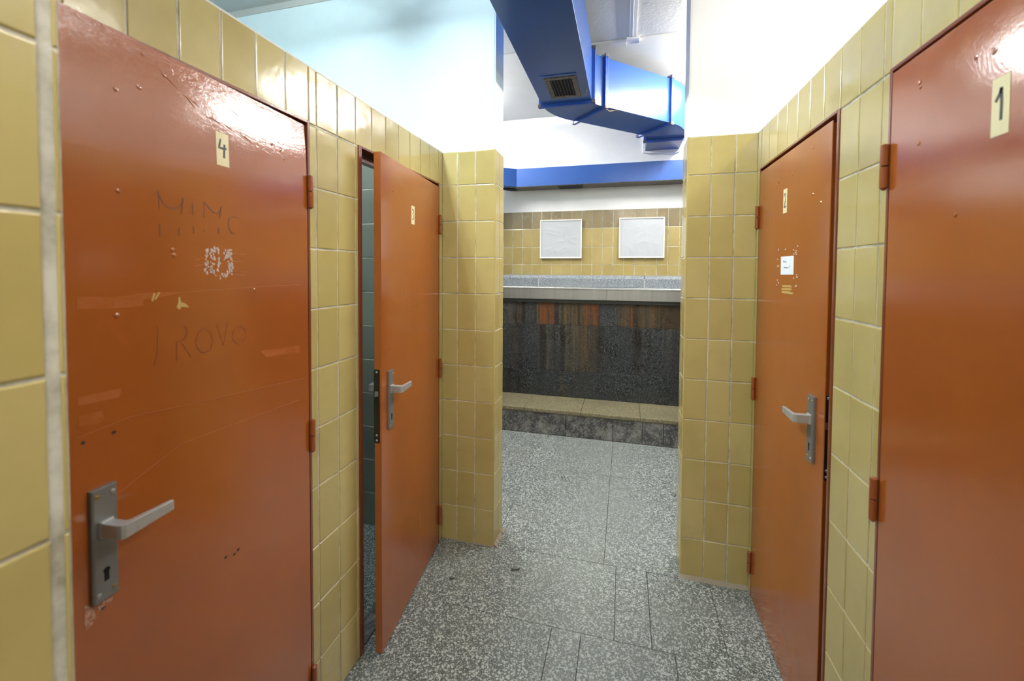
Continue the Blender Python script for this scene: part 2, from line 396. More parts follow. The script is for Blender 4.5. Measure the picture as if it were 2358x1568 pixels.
tl = sorted([-1.83, -1.761, -1.656, -1.551, -1.446, -1.341, -1.236, -1.131, -1.036, -1.0008] + [-1.0008 + .105 * k for k in range(1, 10)] + [0.0])
wl = cubicle_wall('left', fL, LH, -1.0008, 'ochre tiled cubicle partition with doors four and three', tl)
tr = sorted([-1.83, -1.73, -1.625, -1.52, -1.415, -1.31, -1.205, -1.10, -.998, -.9676, -.8626, -.7576] + [-.7576 + .105 * k for k in range(1, 8)] + [YR])
wr = cubicle_wall('right', fR, RH, -.7576, 'ochre tiled cubicle partition with doors one and two', tr)

# ------------------------------------------------------------------ cross wall with the opening (piers)
def pier(name, x0, x1, y0, y1, edge_x, cols, label, tile_lo, tile_hi, plaster):
    core = MB()
    xa = x0 + .012 if edge_x == x0 else x0; xb = x1 - .012 if edge_x == x1 else x1
    core.box((xa, y0 + .012, 0), (xb, y1 - .012, 2.181), 1)
    core.box((xa, y0 + .006, 2.181), (xb, y1 - .006, 3.2), 0)
    o = struct(core.build(name, [plaster, M['mortar']]), label, 'wall')
    f = fF(y0); P = Parts()
    P.append((cols, ROWS, None)); P.grout = [(cols[0], cols[-1], 0, TOP)]
    cladding('wall_tiles', top(o), f, P)
    # reveal of the opening
    if edge_x is not None:
        sgn = 1 if edge_x == x1 else -1
        fr = (lambda s, o_, z: (edge_x + sgn * o_, s, z))
        P = Parts(); P.append(([y0 + .001, y0 + .085, y1 - .001], ROWS, None)); P.grout = [(y0 + .012, y1 - .012, 0, TOP)]
        cladding('reveal_tiles', top(o), fr, P)
        c = MB(); c.box((edge_x - sgn * .012, y0 + .008, 2.181), (edge_x - sgn * .004, y1 - .008, 3.17)); c.build('reveal_plaster', plaster, top(o))
        e = MB(); q = .004
        e.prism([(edge_x - sgn * .012, y0 + .012), (edge_x - sgn * .009, y0 - .0005), (edge_x - sgn * .003, y0 - .0005), (edge_x + sgn * .0005, y0 + .003), (edge_x + sgn * .0005, y0 + .009)], 0, TOP)
        e.build('corner_bead', M['tile'], top(o))
    return o
PT = .165
pl = pier('wall_front', -1.8, .309, 0.0, PT, .309, [-.004, .0914, .1964, .3065], 'white plaster wall on the left of the opening, ochre tiled pier below', 0, 0, M['plaster_cool'])
pr = pier('wall_front', 1.2772, 3.4, YR, YR + PT, 1.2772, [1.2797, 1.3858, 1.4908, W + .004], 'white plaster wall on the right of the opening, ochre tiled pier below', 0, 0, M['plaster'])
# mortar bead at the foot of the right pier
b = MB(); n = 14
for k in range(n):
    xa, xb = 1.275 + (W - 1.275) * k / n, 1.275 + (W - 1.275) * (k + 1) / n
    d = .016 + .006 * random.random()
    b.add([(xa, YR - .0005, 0), (xb, YR - .0005, 0), (xb, YR - d, 0), (xa, YR - d, 0), (xa, YR - .0005, .014), (xb, YR - .0005, .014)], [(0, 1, 2, 3), (4, 5, 1, 0), (4, 3, 2, 5), (0, 3, 4), (1, 5, 2)])
struct(b.build('trim_1', M['mortar']), 'rough mortar fillet along the foot of the right pier', 'trim')
b = MB()
def fillet(p, q, nx, ny, n=12, h=.010, w_=.011):
    for k in range(n):
        a0 = (p[0] + (q[0] - p[0]) * k / n, p[1] + (q[1] - p[1]) * k / n); a1 = (p[0] + (q[0] - p[0]) * (k + 1) / n, p[1] + (q[1] - p[1]) * (k + 1) / n)
        d = w_ * random.uniform(.7, 1.3)
        b.add([(a0[0], a0[1], 0), (a1[0], a1[1], 0), (a1[0] + nx * d, a1[1] + ny * d, 0), (a0[0] + nx * d, a0[1] + ny * d, 0), (a0[0], a0[1], h), (a1[0], a1[1], h)], [(0, 1, 2, 3), (4, 5, 1, 0), (4, 3, 2, 5), (0, 3, 4), (1, 5, 2)])
fillet((.3095, .002), (.3095, .16), 1, 0, 10, .014, .018)
fillet((.01, -.0005), (.308, -.0005), 0, -1, 14, .005, .006)
struct(b.build('trim_8', M['mortar']), 'thin mortar line along the foot of the left pier', 'trim')
# cubicle interior face behind the open door
b = MB(); b.tiles(fF(-.001), [-1.68 + .105 * k for k in range(15)] + [-.112], ROWS, None, m=0); b.box((-1.69, .0012, 0), (-.112, .003, TOP), 1)
b.v = [(x, y - .004, z) for x, y, z in b.v]
struct(b.build('wall_back', [M['tile_grey'], M['grout']]), 'grey green tiled inner wall seen through the door gap', 'wall')
# outer walls and cubicle dividers
b = MB(); b.box((-1.8, -4.6, 0), (-1.69, 0.0, 3.17)); struct(b.build('wall_west', M['plaster_cool']), 'outer wall behind the left cubicles', 'wall')
b = MB(); b.box((3.29, -4.6, 0), (3.4, YR, 3.17)); struct(b.build('wall_east', M['plaster']), 'outer wall behind the right cubicles', 'wall')
b = MB(); b.box((-1.8, -4.7, 0), (3.4, -4.6, 3.17)); struct(b.build('wall_rear', M['tile_far']), 'wall behind the camera', 'wall')
b = MB(); b.box((-1.69, -.95, 0), (-.112, -.88, TOP)); struct(b.build('partition_left', M['tile_grey']), 'divider between cubicles three and four', 'wall')
b = MB(); b.box((W + .112, -.92, 0), (3.29, -.85, TOP)); struct(b.build('partition_right', M['tile_grey']), 'divider between cubicles one and two', 'wall')
# near pier on the left (edge of the doorway the view is taken from)
b = MB(); b.box((-1.69, -2.0, 0), (.3037, -1.836, TOP + .9)); o = struct(b.build('wall_near', M['mortar']), 'ochre tiled pier close by at the left edge of the view', 'wall')
fN = lambda s, o_, z: (.3157 + o_, s, z)
P = Parts(); P.append(([-2.0, -1.952, -1.849], ROWS + [2.39, 2.59, 2.79], None)); P.append(([-1.8395, -1.830], ROWS + [2.39, 2.59, 2.79], None)); P.grout = [(-2.0, -1.8305, 0, 2.9)]
cladding('wall_tiles', top(o), fN, P)
b = MB(); b.box((1.29, -2.0, 0), (3.29, -1.836, TOP + .9)); struct(b.build('wall_near', M['tile']), 'matching pier outside the view on the right', 'wall')

# ------------------------------------------------------------------ doors
def frame_trim(n, side, f, y0, y1, label, w=.020):
    """steel angle frame round a rough opening"""
    b = MB(); h = 2.008; wh = .009
    for (a, c) in ((y0, y0 + w), (y1 - wh, y1)):
        b.box((a, -.075, 0), (c, .003, h), 0, f)
    b.box((y0 + w, -.075, h - .009), (y1 - wh, .003, h), 0, f)
    # stop the leaf closes against
    b.box((y0 + w, -.075, 0), (y0 + w + .012, -.045, h - .014), 0, f); b.box((y1 - wh - .012, -.075, 0), (y1 - wh, -.045, h - .014), 0, f)
    b.box((y0 + w + .012, -.075, h - .04), (y1 - w - .012, -.045, h - .014), 0, f)
    o = b.build('trim_%d' % n, M['frame'], bevel=.0012)
    struct(o, label, 'door frame'); return o
frame_trim(2, 'l', fL, *LH[0], 'brown steel door frame round door four')
frame_trim(3, 'l', fL, *LH[1], 'brown steel door frame round the open door three')
frame_trim(4, 'r', fR, *RH[0], 'brown steel door frame round door one')
frame_trim(5, 'r', fR, *RH[1], 'brown steel door frame round door two', .012)
# sill strip inside the open cubicle doorway
b = MB(); b.box((-.09, LH[1][0] + .02, 0), (-.012, LH[1][1] - .02, .012)); struct(b.build('trim_6', M['kerb'], bevel=.002), 'dark sill strip under the open door three', 'trim')

def digit_strokes(d):
    if d == '4': return [[(.30, .95), (.12, .58), (.06, .50), (.35, .50), (.95, .53)], [(.72, .72), (.66, .40), (.62, .05)]]
    if d == '3': return [[(.15, .88), (.45, .97), (.75, .85), (.70, .68), (.35, .55), (.70, .45), (.82, .25), (.60, .06), (.15, .10)]]
    if d == '2': return [[(.12, .74), (.30, .93), (.60, .93), (.74, .75), (.62, .50), (.35, .22), (.14, .04)], [(.10, .02), (.90, .07)]]
    return [[(.12, .60), (.45, .80), (.55, .95)], [(.55, .95), (.60, .50), (.58, .05)]]

def make_door(num, side, hinge_y, width, ang, label, sticker, mat='door', z0=.008, zt=1.992, bend=0.0, dents=(), ridges=(), rebate=0.0):
    """leaf hung on its far edge; u = distance from the hinge edge, o = outward, z"""
    hx = 0.0 if side == 'left' else W; sx = 1 if side == 'left' else -1
    ca, sa = math.cos(ang), math.sin(ang); HO = .004
    def f(u, o, z):
        oo = o - (bend * max(0.0, (z - 1.72) / .28) ** 2 if bend else 0.0)
        return (hx + sx * (HO + u * sa + oo * ca), hinge_y - u * ca + oo * sa, z)
    T = .029
    nd = thing('stall_door', f(0, 0, 0), label, 'door', 'numbered cubicle doors', 'thing')
    b = MB()
    if bend:
        zz = [z0, .6, 1.2, 1.72] + [1.72 + (zt - 1.72) * k / 8 for k in range(1, 9)]
        vs = [f(u, o, z) for z in zz for u, o in ((.002, -T), (width, -T), (width, 0), (.002, 0))]; fs = [(0, 1, 2, 3), tuple(4 * (len(zz) - 1) + k for k in range(4))]
        for k in range(len(zz) - 1):
            for q in range(4): fs.append((4 * k + q, 4 * k + (q + 1) % 4, 4 * k + 4 + (q + 1) % 4, 4 * k + 4 + q))
        b.add(vs, fs)
    elif rebate:      # thin face sheet lapping past the thicker body
        b.prism([(.002, -T), (width - rebate, -T), (width - rebate, -.004), (width, -.004), (width, 0), (.002, 0)], z0, zt, 0, f)
    else: b.box((.002, -T, z0), (width, 0, zt), 0, f)
    for (u, z) in [d for d in dents if d[1] < zt - .008 and .01 < d[0] < width - .01]:      # small dents and filler bumps in the sheet
        r = random.uniform(.0045, .0065)
        b.lathe([(r, -.0005), (r * .85, .0007), (r * .5, .0015), (r * .12, .0018)], 14, 0, lambda x, y, q: f(u + x, q, z + y))
    for rg in ridges:         # raised runs in the paint
        b.tube([f(u, -.0006, z) for u, z in rg], [.0004] + [.0017] * (len(rg) - 2) + [.0004], 8)
    leaf = b.build('leaf', M[mat], nd, bevel=.0022)
        # hinges: two knuckles with pointed ends on the wall side of the joint
    for hz in (1.7810, .9900, .1640):
        b = MB(); c = lambda x, y, z: f(-.004 + x, .008 + y, z)
        b.lathe([(.002, hz - .056), (.0085, hz - .050), (.0085, hz - .0015)], 14, 0, c)
        b.lathe([(.0085, hz + .0015), (.0085, hz + .050), (.002, hz + .053)], 14, 0, c)
        b.lathe([(.006, hz - .002), (.006, hz + .002)], 10, 1, c)
        b.build('hinge', [M['hinge'], M['black']], nd)
    # handle set
    def handle(uc, zc0, zc1, zl, out=1, name='handle'):
        T0 = 0 if out == 1 else -T
        ff = lambda u, o, z: f(u, T0 + out * o, z)
        hw = .0215
        b = MB(); b.prism([(uc - hw, .0), (uc + hw, .0), (uc + hw, .007), (uc + hw - .003, .0095), (uc - hw + .003, .0095), (uc - hw, .007)], zc0, zc1, 0, ff)
        pl_ = b.build(name, M['alu_dark'], nd, bevel=.001)
        hn = sub(pl_, nd)
        # raised collar + lever: neck stands out, arm turns towards the hinge side
        b = MB(); arm = .088
        hh = .0115
        b.prism([(uc - .013, .009), (uc + .013, .009), (uc + .011, .016), (uc - .011, .016)], zl - .016, zl + .016, 0, ff)
        out_ = [(uc + .011, .012), (uc + .011, .050), (uc + .0085, .0565), (uc + .002, .060), (uc - arm, .060), (uc - arm - .002, .058), (uc - arm - .002, .052), (uc - arm, .050), (uc - .013, .049), (uc - .009, .044), (uc - .009, .012)]
        n = len(out_); vs = []
        for sg in (-1, 1):
            for (u, o) in out_:
                k = max(0.0, min(1.0, (uc - u) / arm)); vs.append(ff(u, o, zl + sg * hh * (1.18 - .34 * k)))
        b.add(vs, [tuple(range(n))[::-1], tuple(range(n, 2 * n))] + [(i, (i + 1) % n, n + (i + 1) % n, n + i) for i in range(n)])
        b.build('lever', M['alu'], hn, bevel=.0018)
        b = MB(); kz = zc0 + .046
        b.box((uc - .004, .0085, kz - .011), (uc + .004, .0099, kz + .011), 0, ff)
        b.lathe([(.0058, 0), (.0058, .0003)], 12, 0, lambda x, y, z: ff(uc + x, .0096 + z, kz + .009 + y))
        b.build('keyhole', M['black'], hn)
        for (du, dz, mm) in ((.013, -.014, 'brass'), (-.013, -.014, 'alu'), (.013, .014, 'alu'), (-.013, .014, 'brass')):
            zz = (zc1 + dz) if dz < 0 else (zc0 + dz)
            b = MB(); b.lathe([(.0042, 0), (.0038, .0012), (.002, .0018)], 12, 0, lambda x, y, z, du=du, zz=zz: ff(uc + du + x, .0093 + z, zz + y))
            b.box((uc + du - .003, .0108, zz - .0005), (uc + du + .003, .0113, zz + .0005), 1, ff)
            b.build('screw', [M[mm], M['black']], hn)
    hu, hz0, hz1, hzl = sticker['handle']
    handle(hu, hz0, hz1, hzl)
    handle(hu, hz0, hz1, hzl, -1, 'inner_handle')
    # mortice lock face on the free edge
    wl_ = width - rebate
    b = MB(); b.box((wl_ - .0005, -.031, hz0 - .035), (wl_ + .0022, -.007, hz1 + .018), 0, f)
    lk = b.build('lock_plate', M['lock'], nd, bevel=.0008)
    b = MB(); b.prism([(wl_ + .002, -.026), (wl_ + .013, -.022), (wl_ + .002, -.012)], hzl - .012, hzl + .008, 0, f); b.build('latch_bolt', M['alu_dark'], sub(lk, nd))
    for zz in (hz0 - .024, hz0 - .004, hz1 + .008):
        b = MB(); b.lathe([(.0045, 0), (.003, .0015)], 10, 0, lambda x, y, z, zz=zz: f(wl_ + .002 + z, -.019 + x, zz + y)); b.build('screw', M['alu'], sub(lk, nd))
    # cream number sticker
    if 'num' in sticker:
        u0, u1, s0, s1, tilt = sticker['num']
        b = MB(); b.prism([(u0, .0002), (u1, .0002), (u1, .0006), (u0, .0006)], s0, s1, 0, lambda u, o, z: f(u, o, z + (u - u0) * tilt))
        # torn corner
        st = b.build('number_sticker', M['cream'], nd); st['label'] = 'cream paper sticker with handwritten %s' % num
        b = MB()
        rev = -1 if side == 'left' else 1          # left-hand doors read towards the hinge
        for s_ in digit_strokes(str(num)):
            pts = []
            for x, y in s_:
                xx = (1 - x) if side == 'left' else x
                um = u0 + (u1 - u0) * (.14 + .72 * xx); zm = s0 + (s1 - s0) * (.22 + .62 * y)
                pts.append((um, zm + (um - u0) * tilt))
            b.stroke(pts, .0050, f, .0005, .0009)
        b.build('digit', M['ink'], sub(st, nd))
    return nd, f

MIMO = [[(0.4768, 1.6954), (0.4753, 1.6783), (0.4746, 1.6583)], [(0.4751, 1.6877), (0.4679, 1.6728), (0.4571, 1.6636), (0.4444, 1.6618), (0.4313, 1.6682), (0.4237, 1.6797), (0.4205, 1.6901)], [(0.4220, 1.6899), (0.4245, 1.6697), (0.4266, 1.6525)], [(0.3986, 1.6808), (0.3985, 1.6677), (0.3975, 1.6548)], [(0.3697, 1.6891), (0.3693, 1.6718), (0.3710, 1.6522)], [(0.3684, 1.6893), (0.3568, 1.6766), (0.3449, 1.6676), (0.3325, 1.6677), (0.3241, 1.6767), (0.3225, 1.6841)], [(0.3232, 1.6840), (0.3257, 1.6687), (0.3280, 1.6559)], [(0.2741, 1.6640), (0.2878, 1.6656), (0.2995, 1.6593), (0.3034, 1.6477), (0.3010, 1.6336), (0.2943, 1.6240), (0.2858, 1.6221)], [(0.4747, 1.6262), (0.4750, 1.6114), (0.4747, 1.5993)], [(0.4316, 1.6224), (0.4325, 1.6054)], [(0.3980, 1.6286), (0.3970, 1.6132)], [(0.3715, 1.6238), (0.3713, 1.6193)], [(0.3313, 1.6322), (0.3316, 1.6176)]]
PROVO = [[(0.4831, 1.4110), (0.4831, 1.3827), (0.4847, 1.3559), (0.4904, 1.3355), (0.4945, 1.3283)], [(0.4302, 1.4070), (0.4198, 1.4014), (0.4170, 1.3880), (0.4249, 1.3733), (0.4427, 1.3691)], [(0.4310, 1.3657), (0.4192, 1.3478), (0.4084, 1.3296)], [(0.4422, 1.3662), (0.4425, 1.3479), (0.4429, 1.3281)], [(0.3770, 1.3913), (0.3903, 1.3841), (0.3963, 1.3687), (0.3941, 1.3505), (0.3846, 1.3368), (0.3714, 1.3328), (0.3576, 1.3394), (0.3520, 1.3585), (0.3569, 1.3778), (0.3703, 1.3904)], [(0.3411, 1.3964), (0.3357, 1.3778), (0.3281, 1.3577), (0.3229, 1.3410)], [(0.3229, 1.3410), (0.3157, 1.3686), (0.3088, 1.3997)], [(0.2808, 1.3815), (0.2928, 1.3717), (0.2950, 1.3524), (0.2835, 1.3390), (0.2653, 1.3393), (0.2535, 1.3525), (0.2544, 1.3713), (0.2687, 1.3816), (0.2808, 1.3815)]]
SCRATCH4 = [[(0.4060, 1.4803), (0.3129, 1.4812), (0.2002, 1.4835), (0.0415, 1.4843)], [(0.6305, 1.2288), (0.5403, 1.2369), (0.3890, 1.2209), (0.0252, 1.1859)], [(0.6069, 1.0815), (0.4332, 1.1410), (0.0464, 1.1225)]]
RAYS4 = [[(0.2894, 1.5717), (0.2512, 1.5705)], [(0.2886, 1.5506), (0.2638, 1.5518)], [(0.2901, 1.5327), (0.2662, 1.5338)], [(0.2901, 1.5272), (0.2478, 1.5238)], [(0.2922, 1.5197), (0.2521, 1.5154)], [(0.3953, 1.5513), (0.3707, 1.5579)], [(0.3955, 1.5381), (0.3710, 1.5435)]]
RIDGE4 = [[(0.4186, 1.9244), (0.4023, 1.9175), (0.3918, 1.9079), (0.3811, 1.9001)], [(0.4104, 1.9248), (0.3852, 1.9143), (0.3700, 1.9062)], [(0.3635, 1.8904), (0.3426, 1.8937), (0.3246, 1.8905), (0.3059, 1.8916)], [(0.3245, 1.8958), (0.2931, 1.8872), (0.2693, 1.8795)], [(0.2733, 1.8871), (0.2387, 1.8778), (0.1943, 1.8582)], [(0.4750, 1.9658), (0.4571, 1.9489), (0.4334, 1.9343), (0.4166, 1.9242)], [(0.3050, 1.9410), (0.2685, 1.9306), (0.2381, 1.9155)]]
DENT4 = [[(0.5508, 1.8761), (0.5075, 1.8984), (0.5402, 1.9867), (0.4959, 1.9715), (0.4324, 1.9862), (0.4533, 1.9469), (0.5532, 1.6810), (0.4470, 1.5724), (0.4453, 1.5611), (0.5596, 1.4408), (0.1489, 1.8892), (0.1026, 1.8594), (0.2232, 1.4749), (0.1147, 1.8815)]]
HOLE4 = [[(0.5702, 1.2176), (0.6196, 1.2173), (0.5952, 0.8915), (0.2872, 0.7999), (0.2982, 0.7957), (0.3244, 0.8054)]]
FLAKE4 = [[(0.3684, 1.5448), (0.3675, 1.5412), (0.3649, 1.5738), (0.3705, 1.5271), (0.3679, 1.5635), (0.3625, 1.5494), (0.3637, 1.5490), (0.3649, 1.5686), (0.3657, 1.5253), (0.3664, 1.5329), (0.3646, 1.5739), (0.3645, 1.5420), (0.3674, 1.5757), (0.3635, 1.5492), (0.3651, 1.5246), (0.3652, 1.5221), (0.3542, 1.5370), (0.3539, 1.5298), (0.3493, 1.5748), (0.3558, 1.5681), (0.3489, 1.5566), (0.3517, 1.5638), (0.3528, 1.5592), (0.3543, 1.5485), (0.3526, 1.5315), (0.3518, 1.5301), (0.3503, 1.5268), (0.3512, 1.5712), (0.3503, 1.5282), (0.3314, 1.5777), (0.3353, 1.5805), (0.3329, 1.5776), (0.3441, 1.5813), (0.3325, 1.5741), (0.3482, 1.5750), (0.3415, 1.5807), (0.3440, 1.5754), (0.3438, 1.5610), (0.3449, 1.5609), (0.3445, 1.5557), (0.3440, 1.5436), (0.3456, 1.5433), (0.3326, 1.5564), (0.3307, 1.5580), (0.3334, 1.5450), (0.3308, 1.5537), (0.3347, 1.5293), (0.3330, 1.5262), (0.3291, 1.5461), (0.3319, 1.5412), (0.3115, 1.5617), (0.3126, 1.5610), (0.3075, 1.5644), (0.3143, 1.5580), (0.3166, 1.5699), (0.3071, 1.5640), (0.3124, 1.5783), (0.3004, 1.5650), (0.3065, 1.5638), (0.2969, 1.5794), (0.2971, 1.5682), (0.2963, 1.5714), (0.2960, 1.5608), (0.3062, 1.5789), (0.2966, 1.5547), (0.3029, 1.5683), (0.2976, 1.5722), (0.3011, 1.5723), (0.3012, 1.5646), (0.3021, 1.5705), (0.2947, 1.5804), (0.2982, 1.5609), (0.3019, 1.5747), (0.2936, 1.5412), (0.3027, 1.5336), (0.2950, 1.5465), (0.3007, 1.5375), (0.2933, 1.5335), (0.2928, 1.5439), (0.3007, 1.5253), (0.2925, 1.5330), (0.3019, 1.5457), (0.2976, 1.5430), (0.2939, 1.5179), (0.3026, 1.5396), (0.2938, 1.5256), (0.2936, 1.5371), (0.3034, 1.5391), (0.2937, 1.5400), (0.3004, 1.5343), (0.2993, 1.5346), (0.3075, 1.5216), (0.3297, 1.5143), (0.3087, 1.5136), (0.3195, 1.5141), (0.3074, 1.5209), (0.3119, 1.5151), (0.3139, 1.5181), (0.3228, 1.5199), (0.3519, 1.5272), (0.3482, 1.5252), (0.3458, 1.5274), (0.3449, 1.5214)]]
TAPE4 = [[(0.6239, 1.4816), (0.5664, 1.4773), (0.5020, 1.4823), (0.4060, 1.4803), (0.5109, 1.4685), (0.5111, 1.4561), (0.5742, 1.4555), (0.6243, 1.4592)], [(0.2029, 1.3056), (0.0441, 1.2922), (0.0444, 1.2704), (0.1843, 1.2849)], [(0.6265, 1.2665), (0.5890, 1.2659), (0.5857, 1.2483), (0.5965, 1.2439), (0.6268, 1.2493)], [(0.6257, 1.3015), (0.5548, 1.2992), (0.5590, 1.2817), (0.6260, 1.2859)]]
GLUE4 = [[(0.4906, 1.4808), (0.4862, 1.4806), (0.4918, 1.4636), (0.4953, 1.4657)], [(0.4807, 1.4821), (0.4762, 1.4819), (0.4855, 1.4668), (0.4891, 1.4680)], [(0.4361, 1.4702), (0.4331, 1.4691), (0.4303, 1.4573), (0.4212, 1.4546), (0.4109, 1.4440), (0.4295, 1.4475), (0.4347, 1.4412), (0.4415, 1.4475), (0.4374, 1.4568)]]
CHIP4 = [[(0.6239, 0.9185), (0.6126, 0.9070), (0.6061, 0.8836), (0.6133, 0.8731), (0.6242, 0.8726)], [(0.6035, 0.9048), (0.5855, 0.9024), (0.5766, 0.9023), (0.5798, 0.8945), (0.5930, 0.8939), (0.6017, 0.8900)], [(0.6247, 1.0997), (0.6186, 1.1043), (0.6215, 0.9692), (0.6262, 0.9647)]]
DENT3 = [[(0.6716, 1.2397), (0.6717, 1.2225), (0.6166, 1.2319), (0.6167, 1.2160), (0.5841, 1.8535), (0.5541, 1.9219), (0.3328, 1.4525), (0.5904, 1.4801), (0.5958, 1.2660)]]
SCRATCH3 = [[(0.2839, 0.3422), (0.2840, 0.2664)], [(0.2783, 0.1975), (0.2901, 0.1182)], [(0.4510, 1.5244), (0.4467, 1.3795)]]
FLAKE2 = [[(0.2624, 1.6236), (0.2587, 1.6196), (0.3379, 1.6192), (0.4190, 1.6127), (0.4234, 1.5981), (0.4404, 1.6022), (0.4464, 1.5962), (0.4549, 1.6252), (0.4424, 1.6084), (0.2552, 1.5832), (0.2621, 1.5582), (0.2604, 1.5537), (0.2562, 1.4996), (0.2701, 1.4894), (0.2504, 1.4799), (0.4261, 1.5097), (0.4538, 1.5228), (0.4568, 1.5150), (0.4524, 1.4843), (0.4462, 1.4809)]]
NOTICE2 = [[(0.2935, 1.5923), (0.4223, 1.5917), (0.4229, 1.5233), (0.2947, 1.5220)]]
WRITE2 = [[(0.3171, 1.5686), (0.3203, 1.5771), (0.3265, 1.5701), (0.3316, 1.5761), (0.3341, 1.5682)], [(0.3374, 1.5733), (0.3377, 1.5685)], [(0.3414, 1.5685), (0.3429, 1.5731), (0.3469, 1.5690), (0.3503, 1.5730), (0.3524, 1.5682)], [(0.3296, 1.5517), (0.3301, 1.5448)], [(0.3297, 1.5506), (0.3390, 1.5509), (0.3392, 1.5482), (0.3317, 1.5482)], [(0.3430, 1.5468), (0.3436, 1.5505), (0.3501, 1.5501)], [(0.3519, 1.5501), (0.3591, 1.5501), (0.3594, 1.5467), (0.3521, 1.5468), (0.3519, 1.5501)], [(0.3618, 1.5500), (0.3657, 1.5467), (0.3690, 1.5500)], [(0.3709, 1.5483), (0.3780, 1.5483)], [(0.3823, 1.5492), (0.3906, 1.5564)]]
GLUE2 = [[(0.3119, 1.4809), (0.3982, 1.4837), (0.4157, 1.4772), (0.3988, 1.4752), (0.3125, 1.4733)], [(0.3060, 1.4689), (0.3946, 1.4731), (0.4137, 1.4690), (0.4038, 1.4653), (0.3506, 1.4639), (0.3065, 1.4627)], [(0.3096, 1.4594), (0.3867, 1.4612), (0.4297, 1.4568), (0.4150, 1.4506), (0.3606, 1.4510), (0.3102, 1.4507)]]
DENT2 = [[(0.2405, 1.9004), (0.2482, 1.8918), (0.3872, 1.8921), (0.5725, 1.7872), (0.6329, 1.7511), (0.5008, 2.0171), (0.5610, 1.9416), (0.1928, 0.7940), (0.2342, 0.8253)]]
DENT1 = [[(0.2461, 1.9126), (0.2100, 2.0005), (0.1009, 1.9214), (0.0977, 1.9318), (0.1017, 1.8043), (0.2845, 1.9042), (0.2112, 1.6409)]]

# door 4 (left, near): sprung open a little at its free edge, top bent back
d4, f4 = make_door(4, 'left', -1.048, .655, math.radians(4.1), 'glossy brown door with handwritten 4 sticker and scribbles, near left',
                   dict(handle=(.594, .911, 1.124, 1.047), num=(.297, .333, 1.786, 1.867, 0.0)), 'door_w', bend=.010, dents=DENT4[0], ridges=RIDGE4)
# door 3 (left, far): standing ajar
d3, f3 = make_door(3, 'left', -.058, .694, math.radians(6.3), 'brown door numbered 3 standing ajar on the left beside the pier',
                   dict(handle=(.622, .888, 1.125, 1.050), num=(.351, .390, 1.741, 1.825, 0.0)), zt=1.985, dents=DENT3[0][:5])
# door 2 (right, far)
d2, f2 = make_door(2, 'right', -.026, .695, 0.0, 'brown door numbered 2 with a small white notice, right of opening',
                   dict(handle=(.618, .922, 1.136, 1.060), num=(.303, .342, 1.759, 1.851, 0.0)), zt=1.986, dents=DENT2[0][:7], rebate=.024)
# door 1 (right, near)
d1, f1 = make_door(1, 'right', -1.011, .700, 0.0, 'brown door with 1 sticker at the right edge, nearest on right',
                   dict(handle=(.622, .922, 1.136, 1.060), num=(.284, .319, 1.760, 1.856, .0)), dents=DENT1[0])
def marks(nd, f, name, strokes, w, mat, label=None, o1=.0004):
    b = MB()
    for s_ in strokes: b.stroke(s_, w, f, -.0002, o1)
    o = b.build(name, M[mat], nd)
    if label: o['label'] = label
    return o
def chips(nd, f, name, items, mat, label=None):
    """irregular flakes: (u, z, ru, rz)"""
    b = MB()
    for (u, z, ru, rz) in items:
        n = 9; ph = random.random() * 6
        pts = [(u + ru * math.cos(2 * PI * k / n + ph) * random.uniform(.55, 1.1), z + rz * math.sin(2 * PI * k / n + ph) * random.uniform(.55, 1.1)) for k in range(n)]
        vs = [f(a, .0004, c) for a, c in pts] + [f(a, -.0002, c) for a, c in pts]
        b.add(vs, [tuple(range(n))] + [(k, (k + 1) % n, n + (k + 1) % n, n + k) for k in range(n)])
    o = b.build(name, M[mat], nd)
    if label: o['label'] = label
    return o
def patches(nd, f, name, polys, mat, label=None, o1=.0003):
    b = MB()
    for p in polys:
        n = len(p); b.add([f(u, o1, z) for u, z in p] + [f(u, -.0002, z) for u, z in p], [tuple(range(n))] + [(k, (k + 1) % n, n + (k + 1) % n, n + k) for k in range(n)])
    o = b.build(name, M[mat], nd)
    if label: o['label'] = label
    return o
rs = random.Random(11)
marks(d4, f4, 'lettering', MIMO, .0021, 'pen', 'faint handwritten MIMO', .0004)
marks(d4, f4, 'lettering', PROVO, .0017, 'pen_faint', 'very faint handwritten PROVO', .0004)
marks(d4, f4, 'scratch_marking', SCRATCH4 + RAYS4, .0009, 'scratch', 'fine pale scratches', .0003)
chips(d4, f4, 'sticker_residue', [(u, z, rs.uniform(.0012, .003), rs.uniform(.0016, .004)) for u, z in FLAKE4[0] for u, z in ((u, z), (u + rs.uniform(-.004, .004), z + rs.uniform(-.006, .006)))], 'scrape', 'square of white scraped sticker residue')
for q in TAPE4: patches(d4, f4, 'tape_strip', [q], 'tape', 'dull strip of old clear tape')
for q in GLUE4: patches(d4, f4, 'glue_spot', [q], 'glue', 'yellowish glue spot', .0005)
for q in CHIP4[:2]: patches(d4, f4, 'chipped_paint', [q], 'bare', 'patch of chipped paint by the lock')
for u, z in HOLE4[0]: chips(d4, f4, 'puncture', [(u, z, .0048, .0038)], 'chip', 'dark hole in the sheet')
for u, z in DENT3[0][:4]: chips(d3, f3, 'puncture', [(u, z, .004, .004)], 'chip', 'small dark pit')
for q in SCRATCH3: marks(d3, f3, 'scratch', [q], .0016, 'scratch', 'pale vertical scratch')
nt = patches(d2, f2, 'notice_sheet', NOTICE2, 'paper', 'small white paper notice with two handwritten words', .0006)
marks(sub(nt, d2), f2, 'handwriting', WRITE2, .0019, 'ink', None, .0009)
chips(d2, f2, 'speck', [(u, z, rs.uniform(.004, .009), rs.uniform(.002, .0035)) for u, z in FLAKE2[0]], 'scrape', 'white flecks of torn paper round the notice')
